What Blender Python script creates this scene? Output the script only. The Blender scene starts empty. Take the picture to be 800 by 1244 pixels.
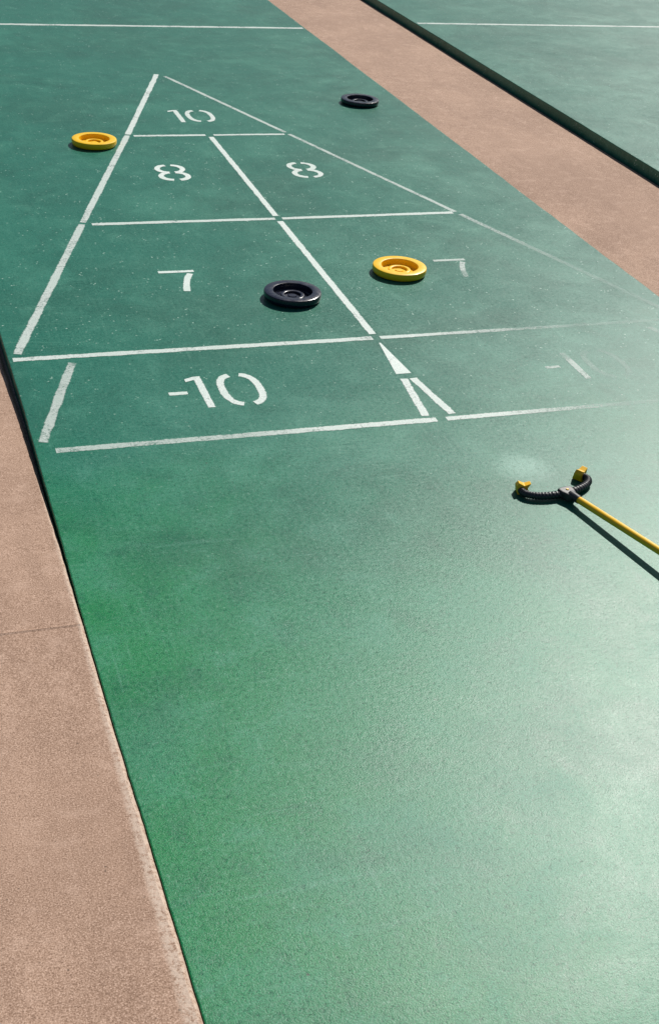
import bpy, bmesh, math, random
from mathutils import Vector, Matrix, noise
F=0.3048
random.seed(4)
sc=bpy.context.scene
col=sc.collection
sc.view_settings.view_transform='Standard'
sc.view_settings.look='None'
sc.view_settings.exposure=0

SUN_AZ, SUN_EL = 42.0, 42.0

# ------------------------------------------------------------------ nodes helper
def new_mat(name):
    m=bpy.data.materials.new(name); m.use_nodes=True
    nt=m.node_tree; b=nt.nodes['Principled BSDF']
    return m,nt,b
class N:
    def __init__(s,nt): s.nt=nt; s.L=nt.links
    def new(s,t,**k):
        n=s.nt.nodes.new(t)
        for a,v in k.items(): setattr(n,a,v)
        return n
    def val(s,sock,v):
        if isinstance(v,bpy.types.NodeSocket): s.L.new(v,sock)
        else: sock.default_value=v
    def coord(s,scale=(1,1,1),rot=0,loc=(0,0,0)):
        tc=s.new('ShaderNodeTexCoord'); mp=s.new('ShaderNodeMapping')
        s.L.new(tc.outputs['Object'],mp.inputs['Vector'])
        mp.inputs['Scale'].default_value=scale
        mp.inputs['Rotation'].default_value=(0,0,math.radians(rot))
        mp.inputs['Location'].default_value=loc
        return mp.outputs[0]
    def noise(s,vec,scale,detail=4,rough=.55,dist=0):
        n=s.new('ShaderNodeTexNoise'); s.L.new(vec,n.inputs['Vector'])
        n.inputs['Scale'].default_value=scale; n.inputs['Detail'].default_value=detail
        n.inputs['Roughness'].default_value=rough; n.inputs['Distortion'].default_value=dist
        return n.outputs['Fac']
    def ramp(s,v,a,b,c=0.0,d=1.0,smooth=True):
        n=s.new('ShaderNodeMapRange'); n.interpolation_type='SMOOTHSTEP' if smooth else 'LINEAR'
        s.val(n.inputs[0],v)
        for i,x in enumerate((a,b,c,d)): s.val(n.inputs[i+1],x)
        return n.outputs[0]
    def math(s,op,a,b=0.0,clamp=False):
        n=s.new('ShaderNodeMath',operation=op,use_clamp=clamp); s.val(n.inputs[0],a); s.val(n.inputs[1],b); return n.outputs[0]
    def mix(s,f,a,b,mode='MIX'):
        n=s.new('ShaderNodeMix',data_type='RGBA',blend_type=mode)
        s.val(n.inputs[0],f)
        for i,x in ((6,a),(7,b)):
            if isinstance(x,tuple): n.inputs[i].default_value=(*x,1) if len(x)==3 else x
            else: s.L.new(x,n.inputs[i])
        return n.outputs[2]
    def bump(s,h,strength,dist,prev=None):
        n=s.new('ShaderNodeBump'); n.inputs['Strength'].default_value=strength; n.inputs['Distance'].default_value=dist
        s.L.new(h,n.inputs['Height'])
        if prev: s.L.new(prev,n.inputs['Normal'])
        return n.outputs[0]
    def xyz(s):
        tc=s.new('ShaderNodeTexCoord'); sp=s.new('ShaderNodeSeparateXYZ'); s.L.new(tc.outputs['Object'],sp.inputs[0]); return sp.outputs
    def dist(s,x,y,cx,cy):
        dx=s.math('SUBTRACT',x,cx*F); dy=s.math('SUBTRACT',y,cy*F)
        return s.math('SQRT',s.math('ADD',s.math('MULTIPLY',dx,dx),s.math('MULTIPLY',dy,dy)))

# ------------------------------------------------------------------ court paint
def court_material():
    m,nt,b=new_mat('court_paint'); n=N(nt)
    x,y,z=n.xyz()
    big=n.noise(n.coord(),1.3,5,.62,.5)
    dv=n.math('SUBTRACT',big,.5)
    yy=n.math('ADD',y,n.math('MULTIPLY',dv,1.4))
    near=n.ramp(yy,0.30,-0.9)          # fresher, more saturated paint close to the foot of the court
    c=n.mix(near,(0.010,0.152,0.100),(0.003,0.190,0.092))
    left=n.ramp(n.math('ADD',x,n.math('MULTIPLY',dv,.6)),-0.25,-1.0)
    c=n.mix(n.math('MULTIPLY',n.math('MULTIPLY',left,near),.9),c,(0.000,0.195,0.048))
    # worn, chalky patches
    bl=n.noise(n.coord(loc=(3,1,0)),2.6,7,.68,.5)
    c=n.mix(n.math('MULTIPLY',n.ramp(bl,.47,.70),.28),c,(0.055,0.29,0.20))
    bl2=n.noise(n.coord(loc=(9,4,0)),1.6,7,.70,.3)
    c=n.mix(n.math('MULTIPLY',n.ramp(bl2,.44,.66),.45),c,(0.003,0.082,0.050))
    bl3=n.noise(n.coord(loc=(6,7,0)),9,6,.75,.6)
    c=n.mix(n.math('MULTIPLY',n.ramp(bl3,.50,.68),.24),c,(0.08,0.31,0.22))
    c=n.mix(n.math('MULTIPLY',n.ramp(bl3,.49,.34),.32),c,(0.003,0.082,0.050))
    # broom streaks
    st=n.noise(n.coord(scale=(26,1.4,1),rot=8),3,4,.6,.3)
    c=n.mix(n.math('MULTIPLY',n.ramp(st,.5,.72),.09),c,(0.12,0.34,0.24))
    st2=n.noise(n.coord(scale=(1.6,22,1),rot=24),2.2,5,.65,1.0)
    msk=n.ramp(n.noise(n.coord(loc=(5,5,0)),1.7,2),.5,.62)
    c=n.mix(n.math('MULTIPLY',n.math('MULTIPLY',n.ramp(st2,.54,.72),msk),.26),c,(0.14,0.36,0.26))
    # fine scratches
    for k,(rot,sx,loc) in enumerate(((35,80,(0,0,0)),(-28,90,(4,2,0)))):
        s1=n.noise(n.coord(scale=(sx,3.0,1),rot=rot,loc=loc),1.5,2,.5,.8)
        mk=n.ramp(n.noise(n.coord(loc=(k*7+2,3,0)),3.3,2),.54,.66)
        c=n.mix(n.math('MULTIPLY',n.math('MULTIPLY',n.ramp(s1,.62,.76),mk),.18),c,(0.20,0.42,0.33))
    # faint swept arc scuffs
    wv=n.math('MULTIPLY',n.math('SUBTRACT',bl3,.5),.045)
    am=n.noise(n.coord(loc=(2,9,0)),9,6,.8)
    for cx,cy,rr,wd,a_ in ((-2.4,-5.2,2.10,.0035,.20),(1.6,-1.2,2.9,.0035,.22),(1.55,-1.2,3.0,.003,.20),(-1.0,-6.2,3.4,.005,.18),(3.4,-3.2,2.2,.0035,.2)):
        d_=n.math('ADD',n.dist(x,y,cx,cy),wv)
        ring=n.ramp(n.math('ABSOLUTE',n.math('SUBTRACT',d_,rr*F)),wd,0)
        c=n.mix(n.math('MULTIPLY',n.math('MULTIPLY',ring,n.ramp(am,.45,.65)),a_),c,(0.20,0.42,0.33))
    # pale rubbed patch beside the cue head
    dp=n.math('ADD',n.dist(x,y,.30,-.78),n.math('MULTIPLY',n.math('SUBTRACT',bl3,.5),.12))
    c=n.mix(n.ramp(dp,.085,.015,0,.60),c,(0.22,0.44,0.35))
    # grain
    g=n.noise(n.coord(),380,3,.75)
    gm=n.noise(n.coord(loc=(1,1,0)),120,4,.75)
    c=n.mix(n.ramp(g,.50,.34,0,.75),c,(0.002,0.052,0.032))
    c=n.mix(n.ramp(g,.54,.70,0,.40),c,(0.10,0.40,0.28))
    c=n.mix(n.ramp(gm,.46,.34,0,.50),c,(0.002,0.058,0.036))
    c=n.mix(n.ramp(gm,.56,.70,0,.22),c,(0.12,0.38,0.27))
    # pale speckles, denser in the scoring area
    v=n.new('ShaderNodeTexVoronoi'); n.L.new(n.coord(),v.inputs['Vector']); v.inputs['Scale'].default_value=80
    keep=n.noise(n.coord(loc=(1,8,0)),30,3,.6)
    speckle=n.math('MULTIPLY',n.math('LESS_THAN',v.outputs['Distance'],.20),n.ramp(keep,.53,.64))
    speckle=n.math('MULTIPLY',speckle,n.ramp(y,-0.3,0.7,.14,.8))
    c=n.mix(speckle,c,(0.40,0.56,0.47))
    # dark grit
    v2=n.new('ShaderNodeTexVoronoi'); n.L.new(n.coord(loc=(5,5,0)),v2.inputs['Vector']); v2.inputs['Scale'].default_value=28
    keep2=n.noise(n.coord(loc=(4,8,0)),11,2)
    pit=n.math('MULTIPLY',n.math('LESS_THAN',v2.outputs['Distance'],.06),n.ramp(keep2,.57,.62))
    c=n.mix(n.math('MULTIPLY',pit,.7),c,(0.03,0.035,0.03))
    n.L.new(c,b.inputs['Base Color'])
    r=n.math('ADD',.37,n.math('MULTIPLY',n.math('SUBTRACT',bl,.5),.16))
    r=n.math('ADD',r,n.math('MULTIPLY',n.math('SUBTRACT',bl3,.5),.16))
    r=n.math('ADD',r,n.math('MULTIPLY',n.math('SUBTRACT',gm,.5),.25))
    n.L.new(r,b.inputs['Roughness'])
    sp=n.math('ADD',.28,n.math('MULTIPLY',n.math('SUBTRACT',gm,.5),.5))
    n.L.new(sp,b.inputs['Specular IOR Level'])
    bp=n.bump(g,.50,.0008)
    bp=n.bump(gm,.30,.0010,bp)
    n.L.new(bp,b.inputs['Normal'])
    return m

def concrete_material(name,c1,c2,dark,light):
    m,nt,b=new_mat(name); n=N(nt)
    big=n.noise(n.coord(),2.2,6,.6,.4)
    c=n.mix(n.ramp(big,.36,.66),c1,c2)
    st=n.noise(n.coord(scale=(4,1,1),loc=(2,0,0)),3,7,.7,.5)
    c=n.mix(n.ramp(st,.48,.70,0,.25),c,dark)
    g=n.noise(n.coord(),430,3,.75)
    c=n.mix(n.ramp(g,.51,.66,0,.80),c,light)
    c=n.mix(n.ramp(g,.49,.36,0,.85),c,dark)
    g2=n.noise(n.coord(loc=(4,0,0)),130,5,.8)
    c=n.mix(n.ramp(g2,.47,.34,0,.35),c,dark)
    g3=n.noise(n.coord(loc=(4,5,0)),22,5,.65)
    c=n.mix(n.ramp(g3,.50,.66,0,.18),c,light)
    v=n.new('ShaderNodeTexVoronoi'); n.L.new(n.coord(),v.inputs['Vector']); v.inputs['Scale'].default_value=70
    pit=n.math('MULTIPLY',n.math('LESS_THAN',v.outputs['Distance'],.11),n.ramp(n.noise(n.coord(),17,2),.58,.62))
    c=n.mix(n.math('MULTIPLY',pit,.6),c,(0.06,0.045,0.035))
    # sun catching the chamfered lip beside the court edge, painted into the colour
    x,y,z=n.xyz()
    lip=n.ramp(n.math('ABSOLUTE',n.math('ADD',x,3.005*F)),.016,.006)
    c=n.mix(n.math('MULTIPLY',lip,n.math('MULTIPLY',n.ramp(g2,.38,.55),.6)),c,(0.68,0.56,0.46))
    n.L.new(c,b.inputs['Base Color'])
    b.inputs['Roughness'].default_value=.85
    b.inputs['Specular IOR Level'].default_value=.2
    bp=n.bump(g,.6,.0008)
    bp=n.bump(g2,.15,.0010,bp)
    n.L.new(bp,b.inputs['Normal'])
    return m

def marking_material():
    m,nt,b=new_mat('worn_white_paint'); n=N(nt)
    wear=n.new('ShaderNodeAttribute',attribute_name='wear').outputs['Fac']
    edge=n.new('ShaderNodeAttribute',attribute_name='edge').outputs['Fac']
    a=n.noise(n.coord(),110,6,.8)
    a2=n.noise(n.coord(loc=(3,3,0)),11,4,.65)
    f=n.math('ADD',n.math('MULTIPLY',a,.58),n.math('MULTIPLY',a2,.42))
    th=n.ramp(wear,0,1,.375,.51,False)
    th=n.math('ADD',th,n.ramp(edge,.60,1.0,0,.20))
    sp=n.ramp(wear,0,1,.08,.15,False)
    al=n.ramp(f,n.math('SUBTRACT',th,sp),n.math('ADD',th,sp))
    al=n.math('MULTIPLY',al,n.ramp(wear,0,1,.97,.22,False))
    g=n.noise(n.coord(),300,3,.7)
    c=n.mix(n.ramp(g,.35,.65),(0.58,0.68,0.63),(0.82,0.87,0.83))
    c=n.mix(n.ramp(a2,.4,.65,0,.35),c,(0.44,0.60,0.52))
    n.L.new(c,b.inputs['Base Color']); b.inputs['Roughness'].default_value=.6
    n.L.new(n.bump(g,.4,.0008),b.inputs['Normal'])
    n.L.new(al,b.inputs['Alpha'])
    return m

def plastic(name,c,rough,dust=(0.3,0.3,0.25),amt=.25,spec=.5):
    m,nt,b=new_mat(name); n=N(nt)
    a=n.noise(n.coord(),45,6,.7); s=n.noise(n.coord(scale=(1,9,1),rot=30),70,4,.6)
    cc=n.mix(n.ramp(a,.5,.78,0,amt),c,dust)
    cc=n.mix(n.ramp(s,.62,.72,0,amt),cc,dust)
    n.L.new(cc,b.inputs['Base Color'])
    n.L.new(n.ramp(a,.3,.7,rough-.06,rough+.10),b.inputs['Roughness'])
    b.inputs['Specular IOR Level'].default_value=spec
    n.L.new(n.bump(n.noise(n.coord(),500,3),.15,.0005),b.inputs['Normal'])
    return m

M_court=court_material()
M_walk=concrete_material('brown_concrete',(0.355,0.228,0.162),(0.445,0.292,0.210),(0.18,0.105,0.070),(0.70,0.50,0.39))
M_ground=concrete_material('ground_concrete',(0.27,0.2,0.15),(0.33,0.25,0.19),(0.16,0.11,0.08),(0.5,0.4,0.33))
M_mark=marking_material()
M_yel=plastic('yellow_plastic',(0.93,0.55,0.005),.36,(0.85,0.56,0.10),.2,.35)
M_blk=plastic('navy_plastic',(0.004,0.007,0.022),.25,(0.02,0.03,0.055),.35,.55)
M_rub=plastic('grey_black_rubber',(0.020,0.021,0.025),.38,(0.12,0.12,0.12),.6)
M_shaft=plastic('yellow_shaft_paint',(0.92,0.52,0.008),.35,(0.5,0.3,0.05),.25)

# ------------------------------------------------------------------ helpers
def mesh_obj(name,verts,faces,mat,smooth=False,**props):
    me=bpy.data.meshes.new(name); me.from_pydata([tuple(Vector(v)) for v in verts],[],faces); me.update()
    bm=bmesh.new(); bm.from_mesh(me); bmesh.ops.recalc_face_normals(bm,faces=bm.faces); bm.to_mesh(me); bm.free()
    o=bpy.data.objects.new(name,me); col.objects.link(o); me.materials.append(mat)
    if smooth:
        for p in me.polygons: p.use_smooth=True
    for k,v in props.items(): o[k]=v
    return o
def up(o):
    me=o.data
    bm=bmesh.new(); bm.from_mesh(me)
    for f in bm.faces:
        if f.normal.z<0: f.normal_flip()
    bm.to_mesh(me); bm.free()
def wob(y,seed,amp):
    return amp*(noise.noise(Vector((y*.7,seed,0)))+.35*noise.noise(Vector((y*4,seed+3,0)))+.3*noise.noise(Vector((y*19,seed+7,0))))

def strip(name,sections,ys,mat,**props):
    V=[];Fc=[]
    for y in ys:
        s=sections(y); k=len(s)
        V+= [(x*F,y*F,zz*F) for x,zz in s]
    for i in range(len(ys)-1):
        for j in range(k-1):
            a=i*k+j; Fc.append((a,a+1,a+k+1,a+k))
    o=mesh_obj(name,V,Fc,mat,**props)
    return o
def yrange(a,b,st):
    r=[];y=a
    while y<b-1e-6: r.append(y); y+=st
    r.append(b); return r
ys=yrange(-14,24,.05)+yrange(24.5,50,.5)
W=3.04
def lerp(t,pts):
    if t<=pts[0][0]: return pts[0][1]
    for (a,va),(b,vb) in zip(pts,pts[1:]):
        if t<=b: return va+(vb-va)*(t-a)/(b-a)
    return pts[-1][1]
def left_w(y): return lerp(y,[(-5,2.955),(-3,2.995),(0,3.015),(2,3.04),(20,3.05)])
def court_sec(x0,x1,zt,zb,seed,leftfn=None):
    def f(y):
        a=(-leftfn(y) if leftfn else x0)+wob(y,seed,.008); b=x1+wob(y,seed+20,.018)
        r=.005
        return [(a,zb),(a,zt-r),(a+r*.4,zt-r*.35),(a+r*1.4,zt),(b-r*1.4,zt),(b-r*.4,zt-r*.35),(b,zt-r),(b,zb)]
    return f
court=strip('shuffleboard_court',court_sec(-W,W,0,-.3,1.0,left_w),ys,M_court,kind='structure')
Z2=.115
court2=strip('shuffleboard_court',court_sec(4.95,11.08,Z2,-.3,51.0),ys,M_court,kind='structure')

def left_z(y): return lerp(y,[(-4.8,.010),(-2.04,.004),(-1.2,-.018),(0,-.055),(1.5,-.09),(40,-.09)])
def walk_left(y):
    z=left_z(y); g=left_w(y)+lerp(y,[(-5,.004),(-2,.005),(0,.018),(3,.025)])-wob(y,1.0,.008)+wob(y,80,.003)
    ch=.022+.010*noise.noise(Vector((y*9,5,0)))
    return [(-9.5,z-.01),(-6,z),(-g-ch,z),(-g-ch*.5,z-.007),(-g,z-.020),(-g+.001,-.3)]
def ysub(a,b): return [y for y in ys if a<y<b]
J=-2.04
def walk_slab(a,b,fn,name='walkway'):
    yy=[a]+[a+.014]+ysub(a+.03,b-.03)+[b-.014]+[b]
    def f(y):
        d=-.0045 if (y==a or y==b) else 0
        return [(x,zz-d) for x,zz in fn(y)]
    return strip(name,f,yy,M_walk,kind='structure')
cuts=[-14,-8.05,J,4.0,10.0,16.0,24,50]
for a,b in zip(cuts,cuts[1:]):
    walk_slab(a+.0003,b-.0003,walk_left)
def walk_right(y):
    z=-.02+.004*noise.noise(Vector((y*.4,9,0)))
    return [(W+wob(y,21.0,.018)-.03,z-.02),(W+.02,z),(4.0,z+.004),(4.90,z),(4.965,z-.06)]
walk_slab(-14,50,walk_right)
mesh_obj('ground',[(-200,-200,-.035),(200,-200,-.035),(200,200,-.035),(-200,200,-.035)],[(0,1,2,3)],M_ground,kind='structure')

# ------------------------------------------------------------------ markings
ZM=.0018
class Marks:
    def __init__(s): s.V=[];s.Fc=[];s.w=[];s.e=[]
    def ribbon(s,pts,width,wear=0.0,z=ZM,step=.05,wv=.18):
        P=[Vector(p) for p in pts]; out=[P[0]]
        for a,b in zip(P,P[1:]):
            k=max(1,int((b-a).length/step))
            for i in range(1,k+1): out.append(a.lerp(b,i/k))
        nn=len(out); base=len(s.V)
        for i,p in enumerate(out):
            if i==0: t=(out[1]-p)
            elif i==nn-1: t=p-out[i-1]
            else: t=(out[i+1]-out[i-1])
            t.normalize(); nr=Vector((-t.y,t.x))
            if 0<i<nn-1:
                t1=(p-out[i-1]).normalized(); c=max(.6,t1.dot(t))
            else: c=1
            wl=width*1.14/2*(1+wv*noise.noise(Vector((p.x*9,p.y*9,1))))/c
            wr=width*1.14/2*(1+wv*noise.noise(Vector((p.x*9,p.y*9,7))))/c
            w=wear(p.x,p.y) if callable(wear) else wear
            for q,e in ((p+nr*wl,1),(p,0),(p-nr*wr,1)):
                s.V.append((q.x*F,q.y*F,z*F)); s.w.append(w); s.e.append(e)
        for i in range(nn-1):
            a=base+3*i; s.Fc+=[(a,a+1,a+4,a+3),(a+1,a+2,a+5,a+4)]
    def poly(s,pts,wear=0.0,z=ZM):
        base=len(s.V)
        for p in pts: s.V.append((p[0]*F,p[1]*F,z*F)); s.w.append(wear); s.e.append(.6)
        s.Fc.append(tuple(range(base,base+len(pts))))
    def build(s,name):
        o=mesh_obj(name,s.V,s.Fc,M_mark,kind='structure'); up(o)
        at=o.data.attributes.new('wear','FLOAT','POINT'); at.data.foreach_set('value',s.w)
        at=o.data.attributes.new('edge','FLOAT','POINT'); at.data.foreach_set('value',s.e)
        return o
LW=.070
m=Marks()
def tri(t): return (10.5-t)/3.0
def clampw(v): return max(0,min(1,v))
m.ribbon([(-.045,10.44),(-tri(7.56),7.56)],LW*1.05,.12)
m.ribbon([(-tri(7.52),7.52),(-tri(4.56),4.56)],LW*1.05,.22)
m.ribbon([(-tri(4.51),4.51),(-tri(1.60)+.01,1.60)],LW*1.08,.28)
m.ribbon([(.045,10.34),(tri(7.58),7.58)],.060,.38)
m.ribbon([(tri(7.5),7.5),(tri(4.54),4.54)],.060,.44)
m.ribbon([(tri(4.46),4.46),(tri(1.75),1.75)],.075,lambda x,y:clampw(.56+(4.4-y)*.26))
m.ribbon([(-.92,7.5),(-.05,7.5)],LW,.18); m.ribbon([(.05,7.5),(.94,7.5)],LW*.9,.20)
m.ribbon([(-1.90,4.5),(-.03,4.5)],LW,.20); m.ribbon([(.045,4.5),(1.95,4.52)],LW,.22)
m.ribbon([(-3.0,1.5),(-.03,1.5)],LW*1.05,.20)
m.ribbon([(.04,1.5),(3.0,1.52)],LW*.9,lambda x,y: clampw(.20+max(0,x-.3)*.46))
m.ribbon([(-2.88,-.005),(-.045,.0)],LW*1.05,lambda x,y:.44 if x<-1.5 else .44-.26*min(1,(x+1.5)/.6))
m.ribbon([(.035,.0),(3.0,.02)],LW*.95,lambda x,y: clampw(.20+max(0,x-.5)*.72))
m.ribbon([(0,7.42),(0,4.58)],LW*.95,.10); m.ribbon([(0,4.42),(0,1.58)],LW*.98,.10)
m.poly([(-.008,1.40),(.008,1.40),(.055,.80),(-.075,.80)],.05)
m.ribbon([(-.045,.71),(-.105,.07)],.068,.14); m.ribbon([(.035,.71),(.112,.07)],.068,.14)
m.ribbon([(-2.56,1.38),(-2.73,.85),(-2.95,.13)],.074,.40)
m.ribbon([(2.56,1.38),(2.93,.13)],.07,.9)
m.ribbon([(-3.0,13.50),(3.0,13.50)],.11,.25)
m.build('court_line_marking')
m=Marks()
m.ribbon([(4.98,13.45),(11.0,13.45)],.11,.35,z=Z2+ZM)
m.build('court_line_marking')

S=.062
def sgp(v,p): return math.copysign(abs(v)**p,v)
def d0(m,cx,cy,h,w,wear,s=S):
    rx=w/2-s/2; ry=h/2-s/2
    for sg in (1,-1):
        pts=[(cx+sg*rx*sgp(math.cos(math.radians(a)),.72),cy+ry*sgp(math.sin(math.radians(a)),.80)) for a in range(80,-81,-8)]
        m.ribbon(pts,s,wear,step=.03,wv=.05)
def d8(m,cx,cy,h,w,wear,s=S):
    hh=h/2
    for lob in (1,-1):
        r_y=(hh-s*.35)/2; r_x=(w/2-s/2)*(1.0 if lob<0 else .94)
        cyy=cy+lob*r_y
        for sg in (1,-1):
            pts=[(cx+sg*r_x*sgp(math.cos(math.radians(a)),.85),cyy+r_y*math.sin(math.radians(a))) for a in range(80,-81,-10)]
            m.ribbon(pts,s*1.05,wear,z=ZM+.0004*(lob+1)+.0002*(sg+1),step=.02,wv=.05)
def d1(m,cx,cy,h,wear,s=S):
    m.ribbon([(cx,cy+h/2),(cx,cy-h/2)],s,wear,wv=.05)
    m.poly([(cx-s*.5-.070,cy+h/2-.085),(cx-s*.5-.070,cy+h/2-.035),(cx-s*.5+.004,cy+h/2-.002),(cx-s*.5+.004,cy+h/2-.055)],wear,z=ZM+.0004)
def d7(m,cx,cy,h,w,wear,s=S,short=0.):
    m.ribbon([(cx-w/2,cy+h/2-s/2),(cx+w/2,cy+h/2-s/2)],s*.85,wear,wv=.05)
    # separate stem: gentle single bend, stencil gap under the bar
    a0=Vector((w/2-.045,h/2-s-.030)); a1=Vector((.040,.02)); a2=Vector((.0,-h/2+short))
    P=[]
    for i in range(11):
        t=i/10; q=a0*(1-t)**2+a1*2*t*(1-t)+a2*t*t; P.append((cx+q.x,cy+q.y))
    m.ribbon(P,s*.95,(lambda x,y: clampw(wear+(.35 if y<cy-.05 else 0))) if short else wear,step=.03,wv=.05)
m=Marks(); d1(m,-.19,8.34,.55,.12); d0(m,.080,8.34,.55,.36,.14); m.build('numeral_marking')
m=Marks(); d8(m,-.76,6.08,.56,.36,.02); m.build('numeral_marking')
m=Marks(); d8(m,.765,6.08,.56,.36,.14); m.build('numeral_marking')
m=Marks(); d7(m,-1.35,2.955,.50,.33,.05); m.build('numeral_marking')
m=Marks(); d7(m,1.355,2.955,.50,.33,.42,short=.03); m.build('numeral_marking')
m=Marks(); m.ribbon([(-1.935,.73),(-1.79,.73)],.050,.08); d1(m,-1.665,.73,.53,.10); d0(m,-1.37,.73,.56,.355,.10); m.build('numeral_marking')
m=Marks(); m.ribbon([(1.22,.73),(1.35,.73)],.05,.52); m.ribbon([(1.49,.98),(1.49,.48)],.062,lambda x,y:.48+(.35 if y>.88 else 0)); d0(m,1.78,.73,.56,.36,.97); m.build('numeral_marking')

# ------------------------------------------------------------------ discs
def lathe(name,prof,mat,seg=80,smooth_ang=24):
    V=[];Fc=[];k=len(prof)
    for i in range(seg):
        a=2*math.pi*i/seg
        for r,z in prof: V.append((r*F*math.cos(a),r*F*math.sin(a),z*F))
    for i in range(seg):
        for j in range(k-1):
            a=i*k+j;b=((i+1)%seg)*k+j
            Fc.append((a,b,b+1,a+1))
    me=bpy.data.meshes.new(name); me.from_pydata(V,[],Fc)
    bm=bmesh.new(); bm.from_mesh(me); bmesh.ops.remove_doubles(bm,verts=bm.verts,dist=1e-6); bmesh.ops.recalc_face_normals(bm,faces=bm.faces); bm.to_mesh(me); bm.free()
    me.materials.append(mat)
    for p in me.polygons: p.use_smooth=True
    me.set_sharp_from_angle(angle=math.radians(smooth_ang))
    o=bpy.data.objects.new(name,me); col.objects.link(o); return o
def zs(prof,k): return [(r,z*k) for r,z in prof]
rim_prof=[(.05,.006),(.225,.006),(.244,.009),(.2510,.017),(.2545,.028),(.2560,.038),(.2560,.062),(.2545,.069),(.2510,.0735),(.2460,.0755),(.182,.0765),(.1775,.0752),(.175,.071),(.170,.022),(.166,.0175),(.05,.0165),(.05,.006)]
hub_prof=[(.108,.0167),(.107,.036),(.1045,.0400),(.100,.0415),(.080,.0415),(.076,.0400),(.0735,.036),(.072,.021),(.040,.021),(.038,.028),(.035,.031),(.0,.032)]
def make_disc(mat,label,loc,rot,k=1):
    o=lathe('shuffleboard_disc',zs(rim_prof,k),mat)
    h=lathe('hub',zs(hub_prof,k),mat)
    h.parent=o
    o.location=(loc[0]*F,loc[1]*F,0); o.rotation_euler=(0,0,rot)
    o['label']=label; o['category']='shuffleboard disc'; o['group']='discs lying on the shuffleboard court'
    return o
make_disc(M_yel,'yellow plastic shuffleboard disc lying across the triangle side line',(-1.44,7.17),.3)
make_disc(M_blk,'black shuffleboard disc lying on bare green court beside the walkway',(2.40,8.90),1.0,.9)
make_disc(M_blk,'dark navy shuffleboard disc lying near the painted centre line',(-.46,2.43),2.0)
make_disc(M_yel,'yellow plastic shuffleboard disc lying beside a painted seven',(.735,2.91),2.6)

# ------------------------------------------------------------------ cue
def tube(name,pts,rad,mat,seg=16,cap=True,flat=1.0):
    P=[Vector(p) for p in pts]; V=[];Fc=[];n_=len(P)
    for i,p in enumerate(P):
        t=(P[min(i+1,n_-1)]-P[max(i-1,0)]).normalized()
        side=t.cross(Vector((0,0,1))).normalized(); upv=side.cross(t)
        r=rad(i/(n_-1)) if callable(rad) else rad
        for k in range(seg):
            a=2*math.pi*k/seg
            V.append((p+side*math.cos(a)*r*flat+upv*math.sin(a)*r)*F)
    for i in range(n_-1):
        for k in range(seg):
            a=i*seg+k; b=i*seg+(k+1)%seg
            Fc.append((a,b,b+seg,a+seg))
    if cap: Fc.append(tuple(range(seg))); Fc.append(tuple(range((n_-1)*seg,n_*seg)))
    o=mesh_obj(name,V,Fc,mat,smooth=True)
    o.data.set_sharp_from_angle(angle=math.radians(40))
    return o
def smooth_bevel(o,w,seg=3):
    md=o.modifiers.new('bevel','BEVEL'); md.width=w*F; md.segments=seg; md.limit_method='ANGLE'
cue=bpy.data.objects.new('shuffleboard_cue',None); col.objects.link(cue)
HX,HY=.410,-1.245
sd=Vector((.236,-.972,0)).normalized()
fa=math.radians(-3)
sf=Vector((sd.x*math.cos(fa)-sd.y*math.sin(fa),sd.x*math.sin(fa)+sd.y*math.cos(fa),0))
fwd=-sf; rt=Vector((fwd.y,-fwd.x,0))
def L(x,y,z):
    return Vector((HX,HY,0))+rt*x+fwd*y+Vector((0,0,z))
R=.275
def fork_pt(a,z=.032):
    r=math.radians(a)
    return L(R*math.sin(r), .122*(1-math.cos(r)), z)
TA=110
def arm(sg):
    n_=180; pts=[fork_pt(sg*(9+(TA-9)*i/n_)) for i in range(n_+1)]
    def rad(t):
        rib=.5+.5*math.sin(t*2*math.pi*17)
        return .0240+.0045*(rib**.5)-.003*t
    return tube('fork_arm',pts,rad,M_rub,seg=16,flat=1.05)
arms=[arm(-1),arm(1)]
def box(name,pts_local,mat,z0,z1,bev=.006):
    V=[L(x,y,z0)*F for x,y in pts_local]+[L(x,y,z1)*F for x,y in pts_local]; k=len(pts_local)
    Fc=[tuple(range(k)),tuple(range(k,2*k))]+[(i,(i+1)%k,(i+1)%k+k,i+k) for i in range(k)]
    o=mesh_obj(name,V,Fc,mat,smooth=False); smooth_bevel(o,bev); return o
hub=box('fork_bracket',[(-.060,.028),(-.055,-.02),(-.034,-.075),(.034,-.075),(.055,-.02),(.060,.028),(.02,.038),(-.02,.038)],M_rub,.008,.068,.012)
sock=tube('shaft_socket',[L(0,-.05,.050)]+[L(0,-.05,.050)+sd*q+Vector((0,0,q*.05)) for q in (.05,.09)],lambda t:.032-.004*t,M_rub,20)
def fin(sg):
    prof=[(-.032,.003),(.038,.003),(.044,.028),(.038,.048),(.060,.080),(.014,.064),(-.026,.084),(-.042,.058),(-.036,.028)]
    tip=fork_pt(sg*(TA+3),0); tg=(fork_pt(sg*(TA+3),0)-fork_pt(sg*(TA-3),0)).normalized()
    tg=(tg+fwd*.8).normalized()
    side=Vector((tg.y,-tg.x,0))
    V=[];k=len(prof)
    for s_ in (-1,1):
        for a,z in prof:
            V.append((tip+side*a+tg*(s_*.032*(1.25-.7*z/.1))+Vector((0,0,z)))*F)
    Fc=[tuple(range(k)),tuple(range(k,2*k))]+[(i,(i+1)%k,(i+1)%k+k,i+k) for i in range(k)]
    o=mesh_obj('glide_foot',V,Fc,M_shaft); smooth_bevel(o,.004); return o
feet=[fin(-1),fin(1)]
p0=L(0,-.06,.051); slope=.055
Ls=5.3
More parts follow.
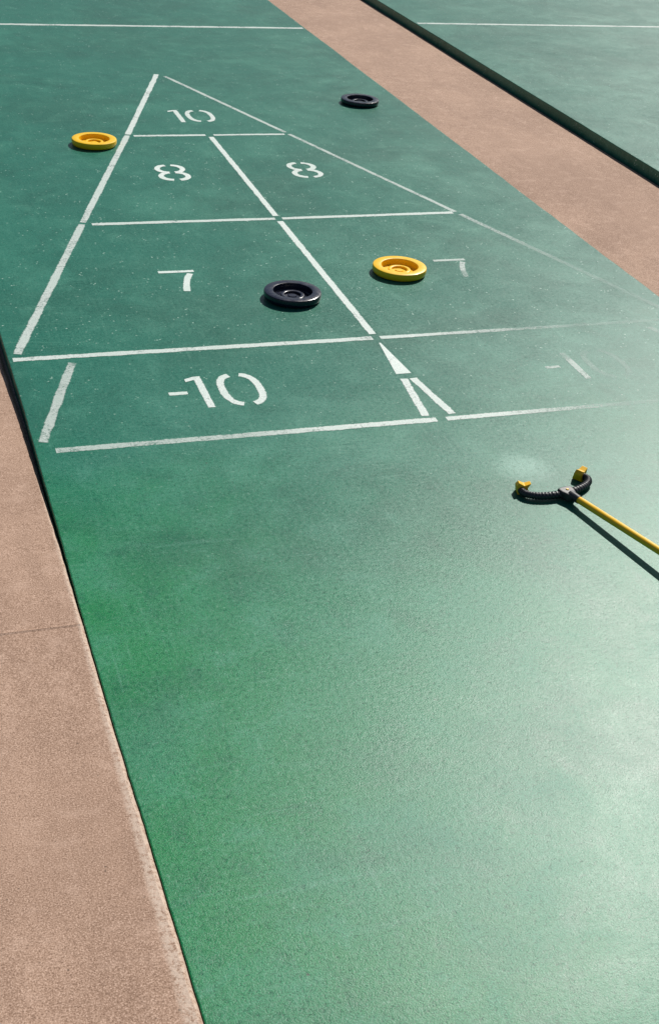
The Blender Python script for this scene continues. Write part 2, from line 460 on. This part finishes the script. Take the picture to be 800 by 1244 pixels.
shaft=tube('shaft',[p0+sd*(Ls*i/40)+Vector((0,0,slope*Ls*i/40)) for i in range(41)],.0245,M_shaft,20)
gp0=p0+sd*(Ls-.02)+Vector((0,0,slope*(Ls-.02)))
grip=tube('handle_grip',[gp0+sd*(.5*i/10)+Vector((0,0,slope*.5*i/10)) for i in range(11)],lambda t:.033+.003*math.sin(t*9),M_rub,20)
screw=lathe('screw',[(.011,.0),(.011,.004),(.008,.007),(0,.007)],M_shaft,seg=20); screw.location=L(0,-.01,.0665)*F
cue.location=L(0,0,0)*F
bpy.context.view_layer.update()
for o in arms+[hub,sock]+feet+[shaft,grip,screw]:
    o.parent=cue; o.matrix_parent_inverse=cue.matrix_world.inverted()
cue['label']='yellow shuffleboard cue with black curved fork lying on green court'; cue['category']='shuffleboard cue'

# ------------------------------------------------------------------ world, sun
w=bpy.data.worlds.new('World'); sc.world=w; w.use_nodes=True
nt=w.node_tree; bg=nt.nodes['Background']
sky=nt.nodes.new('ShaderNodeTexSky'); sky.sky_type='NISHITA'; sky.sun_disc=False
sky.sun_elevation=math.radians(SUN_EL); sky.sun_rotation=math.radians(SUN_AZ)
nt.links.new(sky.outputs[0],bg.inputs[0]); bg.inputs[1].default_value=.05
sl=bpy.data.lights.new('sun','SUN'); sl.energy=5.0; sl.angle=math.radians(.5); sl.color=(1,.965,.90)
so=bpy.data.objects.new('sun',sl); col.objects.link(so)
az,el=math.radians(SUN_AZ),math.radians(SUN_EL)
d=Vector((math.sin(az)*math.cos(el),math.cos(az)*math.cos(el),math.sin(el)))
so.rotation_euler=d.to_track_quat('Z','Y').to_euler(); so.location=d*30

# ------------------------------------------------------------------ camera (solved from the court geometry)
f,X,Y,Z,yaw,pitch,roll=[1617.0833447699054,-3.887699177834793,-8.155339547963223,4.5190143484869765,0.35816103761246243,0.5422168670430503,0.08983366487852674]
fw=Vector((math.sin(yaw)*math.cos(pitch),math.cos(yaw)*math.cos(pitch),-math.sin(pitch)))
r=fw.cross(Vector((0,0,1))).normalized(); u=r.cross(fw)
r2=r*math.cos(roll)+u*math.sin(roll); u2=-r*math.sin(roll)+u*math.cos(roll)
cd=bpy.data.cameras.new('camera'); cd.sensor_fit='VERTICAL'; cd.sensor_height=36; cd.sensor_width=36
cd.lens=f/1244*36; cd.clip_start=.02; cd.clip_end=800
co=bpy.data.objects.new('camera',cd); col.objects.link(co)
mw=Matrix((r2,u2,-fw)).transposed().to_4x4(); mw.translation=Vector((X,Y,Z))*F
co.matrix_world=mw
sc.camera=co
